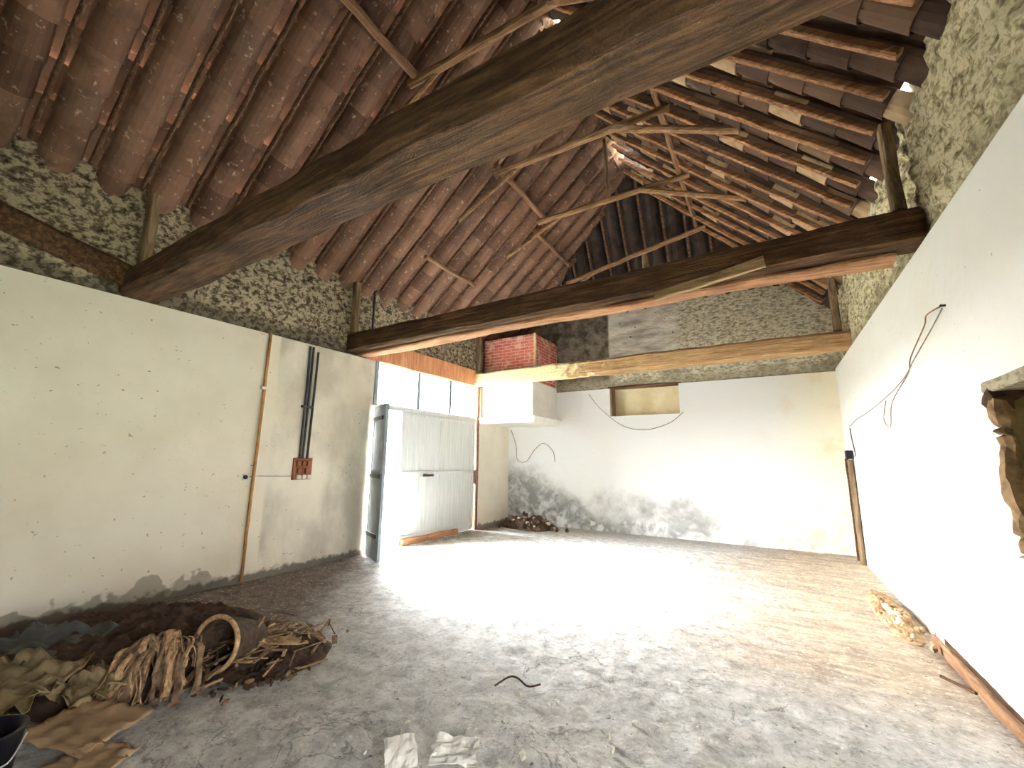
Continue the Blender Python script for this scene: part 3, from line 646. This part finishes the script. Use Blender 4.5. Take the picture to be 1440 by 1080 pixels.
# bunch of dry stalks
t = thing('stalk_bunch', (-3.65, 1.42, .1), 'tan bunch of dry fibrous stalks slumped over the dark heap', 'straw bunch')
for k in range(98):
    a = R.uniform(-1, 1); top = Vector((-3.78+.09*a+R.uniform(-.04, .04), 1.55+.13*a, .27+R.uniform(-.07, .05)-.05*a*a))
    foot = Vector((-3.47+.14*a+R.uniform(-.1, .06), 1.36+.2*a+R.uniform(-.08, .08), .015))
    foot = top.lerp(foot, R.choice((1., .9, .75, .55, .4)))
    mid = top.lerp(foot, .45)+Vector((R.uniform(-.04, .06), R.uniform(-.06, .04), .04+R.uniform(-.03, .06)))
    bk = top+Vector((-.08, .07, -.12+R.uniform(-.04, .04)))
    bm = bmesh.new(); w_ = R.choice((.004, .007, .011, .018)); sweep(bm, smooth_path([bk, top, mid, foot], 5), [(-w_, 0), (0, min(w_*.5, .005)), (w_, 0), (0, -min(w_*.5, .005))], .03, 7., k*3.3)
    obj('stalk', bm, ('straw', 'straw', 'stick', 'rub')[k % 4], t)
# boards and sticks
tag(obj('broken_board', timber((-3.62, 1.93, .17), (-3.32, 2.28, .12), .13, .018, .004, 8, .012, 2.), 'plank'), 'broad tan board fragment lying on top of the stick litter', 'board')
LS = 'short broken stick scattered in the brown litter beside the old basket'
for k in range(130):
    x, y = -3.62+R.gauss(0, .27), 2.15+R.gauss(0, .24); a = R.uniform(0, math.pi); ln = R.uniform(.05, .26); r = R.uniform(.005, .014)
    h = max(.02, .14*(1-((x+3.65)/.7)**2-((y-2.1)/.6)**2)); dz = R.uniform(-.03, .07)
    p = Vector((x, y, h+.02)); q = Vector((math.cos(a), math.sin(a), 0))*ln/2+Vector((0, 0, dz/2)); A, B = p-q, p+q
    A.z = max(A.z, .012); B.z = max(B.z, .012)
    if R.random() < .5: bm = pole(A, B, r, r*.7, 5, .01, k, 0, 6)
    else: bm = timber(A, B, r*3.2, r*.9, .002, 5, .012, k)
    tag(obj('stick', bm, ('stick', 'rub', 'plank', 'rub')[k % 4]), LS, 'stick', 'broken sticks in the litter')
for k in range(60):   # crumbs of bark and leaf among the stalks and along the heap's front edge
    f = R.random(); x, y = -3.5+.45*f+R.gauss(0, .07), 1.3+.85*f+R.gauss(0, .09); r = R.uniform(.012, .03)
    tag(obj('bark_crumb', blob((x, y, r*.4), r, (1.3, .8, .35), .6, k*1.3), ('earth', 'rub', 'earth', 'stick')[k % 4]), 'crumb of dark bark strewn along the front of the debris heap', 'bark crumb', 'bark crumbs in front of the heap')
tag(obj('long_stick', pole((-4.05, 2.5, .1), (-3.62, 2.2, .24), .012, .009, 8, .015, 4.), 'plank'), 'longer pale stick leaning up behind the old basket', 'stick')
tag(obj('curved_branch', tube([(-3.62, 1.75, .05), (-3.5, 1.82, .12), (-3.45, 1.92, .17), (-3.55, 2.1, .3)], .012), 'stick'), 'curved thin branch in front of the old basket', 'branch')
# sheets, sacks, bucket at the lower left
tag(obj('plastic_sheet', sheet((-4.75, 1.12, .13), .75, .5, .35, .2, .06, 3.), 'sackg', smooth=True), 'dull grey plastic sheet lying on the dark earth by the left edge', 'sheet')
tag(obj('paper_sack', sheet((-4.2, .93, .1), .62, .42, .5, .25, .09, 5., ragged=.25), 'sack', smooth=True), 'yellowed crumpled paper sack at the left edge', 'sack')
tag(obj('torn_sack', sheet((-3.82, 1.2, .08), .42, .3, .2, .3, .08, 8., ragged=.35), 'sack', smooth=True), 'small torn brownish sack piece between yellowed sack and dark heap', 'sack')
tag(obj('cardboard_sheet', sheet((-3.42, 1.06, .05), .52, .36, .3, .1, .02, 11., ragged=.05), 'card', smooth=True), 'flat tan cardboard sheet on the floor beside the black bucket', 'cardboard')
tag(obj('cardboard_scrap', sheet((-3.06, 1.0, .03), .34, .2, .4, .1, .02, 14., ragged=.3), 'card', smooth=True), 'ragged tan cardboard scrap at the bottom edge right of the sheet', 'cardboard')
t = thing('bucket', (-3.27, .72, 0), 'black bucket with thin wire handle in the bottom left corner', 'bucket')
bm = bmesh.new(); rings = []; bx, by = -3.4, .67
for z, r in ((.0, .001), (.0, .12), (.2, .145), (.205, .155), (.212, .155), (.212, .14), (.02, .11), (.02, .001)):
    rings.append([bm.verts.new((bx+r*math.cos(q*math.pi/14), by+r*math.sin(q*math.pi/14), z)) for q in range(28)])
for a, b in zip(rings, rings[1:]):
    for q in range(28): bm.faces.new((a[q], a[(q+1) % 28], b[(q+1) % 28], b[q]))
bmesh.ops.remove_doubles(bm, verts=bm.verts[:], dist=.003); obj('bucket_body', bm, 'black', t, smooth=True)
obj('wire_handle', tube([(bx+.1, by-.11, .2), (bx+.18, by-.02, .13), (bx+.19, by+.06, .11), (bx+.1, by+.13, .18)], .004), 'wire', t)
# foreground scraps and lime rubble
tag(obj('paper_scrap', sheet((-1.76, 1.84, .03), .16, .2, .9, .5, .02, 2., 10, .003, freq=1.5), 'paper'), 'folded white paper scrap, left one at the bottom edge', 'paper')
tag(obj('paper_scrap', sheet((-1.55, 2.02, .03), .24, .16, .5, .3, .03, 6., 10, .003, freq=1.5), 'paper'), 'creased white paper scrap, right one at the bottom edge', 'paper')
tag(obj('twig', tube([(-1.76, 2.72, .012), (-1.72, 2.84, .03), (-1.66, 2.86, .03), (-1.56, 2.83, .015), (-1.5, 2.9, .015)], .006), 'beam'), 'crooked dark twig lying alone on the grey floor', 'twig')
LR = 'small pale lime chunk scattered on the floor at the front'
for k in range(46):
    x, y = R.uniform(-2.1, .9), R.uniform(1.75, 2.9); r = R.uniform(.008, .028)
    tag(obj('lime_chunk', blob((x, y, r*.45), r, (1, 1, .6), .5, k*1.1), 'lime'), LR, 'rubble', 'lime chunks on the front floor')
# rubble heap in the far left corner
tag(obj('rubble_heap', mound(-5.0, 9.0, .75, .42, .2, -.05, 5., 110, .9, 5.), 'earth', smooth=True), 'brown crumbled rubble heap in the far left corner', 'rubble', None, 'stuff')
for k in range(44):
    x, y = -5.0+R.gauss(0, .33), 8.92+R.gauss(0, .17); r = R.uniform(.025, .065); x = max(x, XL+.1)
    h = max(0, .2*(1-((x+5)/.78)**2-((y-9)/.45)**2))
    tag(obj('stone', blob((x, min(y, YB-.1), h+r*.4), r, (1, .9, .7), .6, k*.9), ('earth', 'rub', 'earth', 'rub', 'lime')[k % 5]), 'lump of broken stone on the rubble heap in the far corner', 'stone', 'stones on the far rubble heap')
# rubble along the foot of the right wall
tag(obj('straw_litter', mound(.95, 6.2, .15, .95, .05, 0., 15., 80, 1.1, 7.), 'rubp', smooth=True), 'straw coloured crumbs heaped at the foot of the right wall', 'litter', None, 'stuff')
for k in range(26):
    y = 6.0+R.gauss(0, .5); x = .95+R.gauss(0, .07); r = R.uniform(.02, .045); x = min(x, XR-.06)
    tag(obj('stone', blob((x, y, .04+r*.4), r, (1, 1, .7), .6, k*1.7), 'rubp' if k % 4 else 'lime'), 'lump of straw coloured rubble at the foot of the right wall', 'stone', 'stones along the right wall')
tag(obj('long_plank', timber((XR-.06, 5.3, .05), (XR-.05, 3.6, .05), .03, .1, .006, 16, .008, 3.), 'poleY'), 'narrow dark plank lying along the foot of the right wall', 'plank')
tag(obj('floor_stick', pole((.93, 4.56, .02), (1.06, 4.36, .02), .012, .01, 6, .006, 5.), 'beam'), 'short dark stick on the floor by the right wall', 'stick')
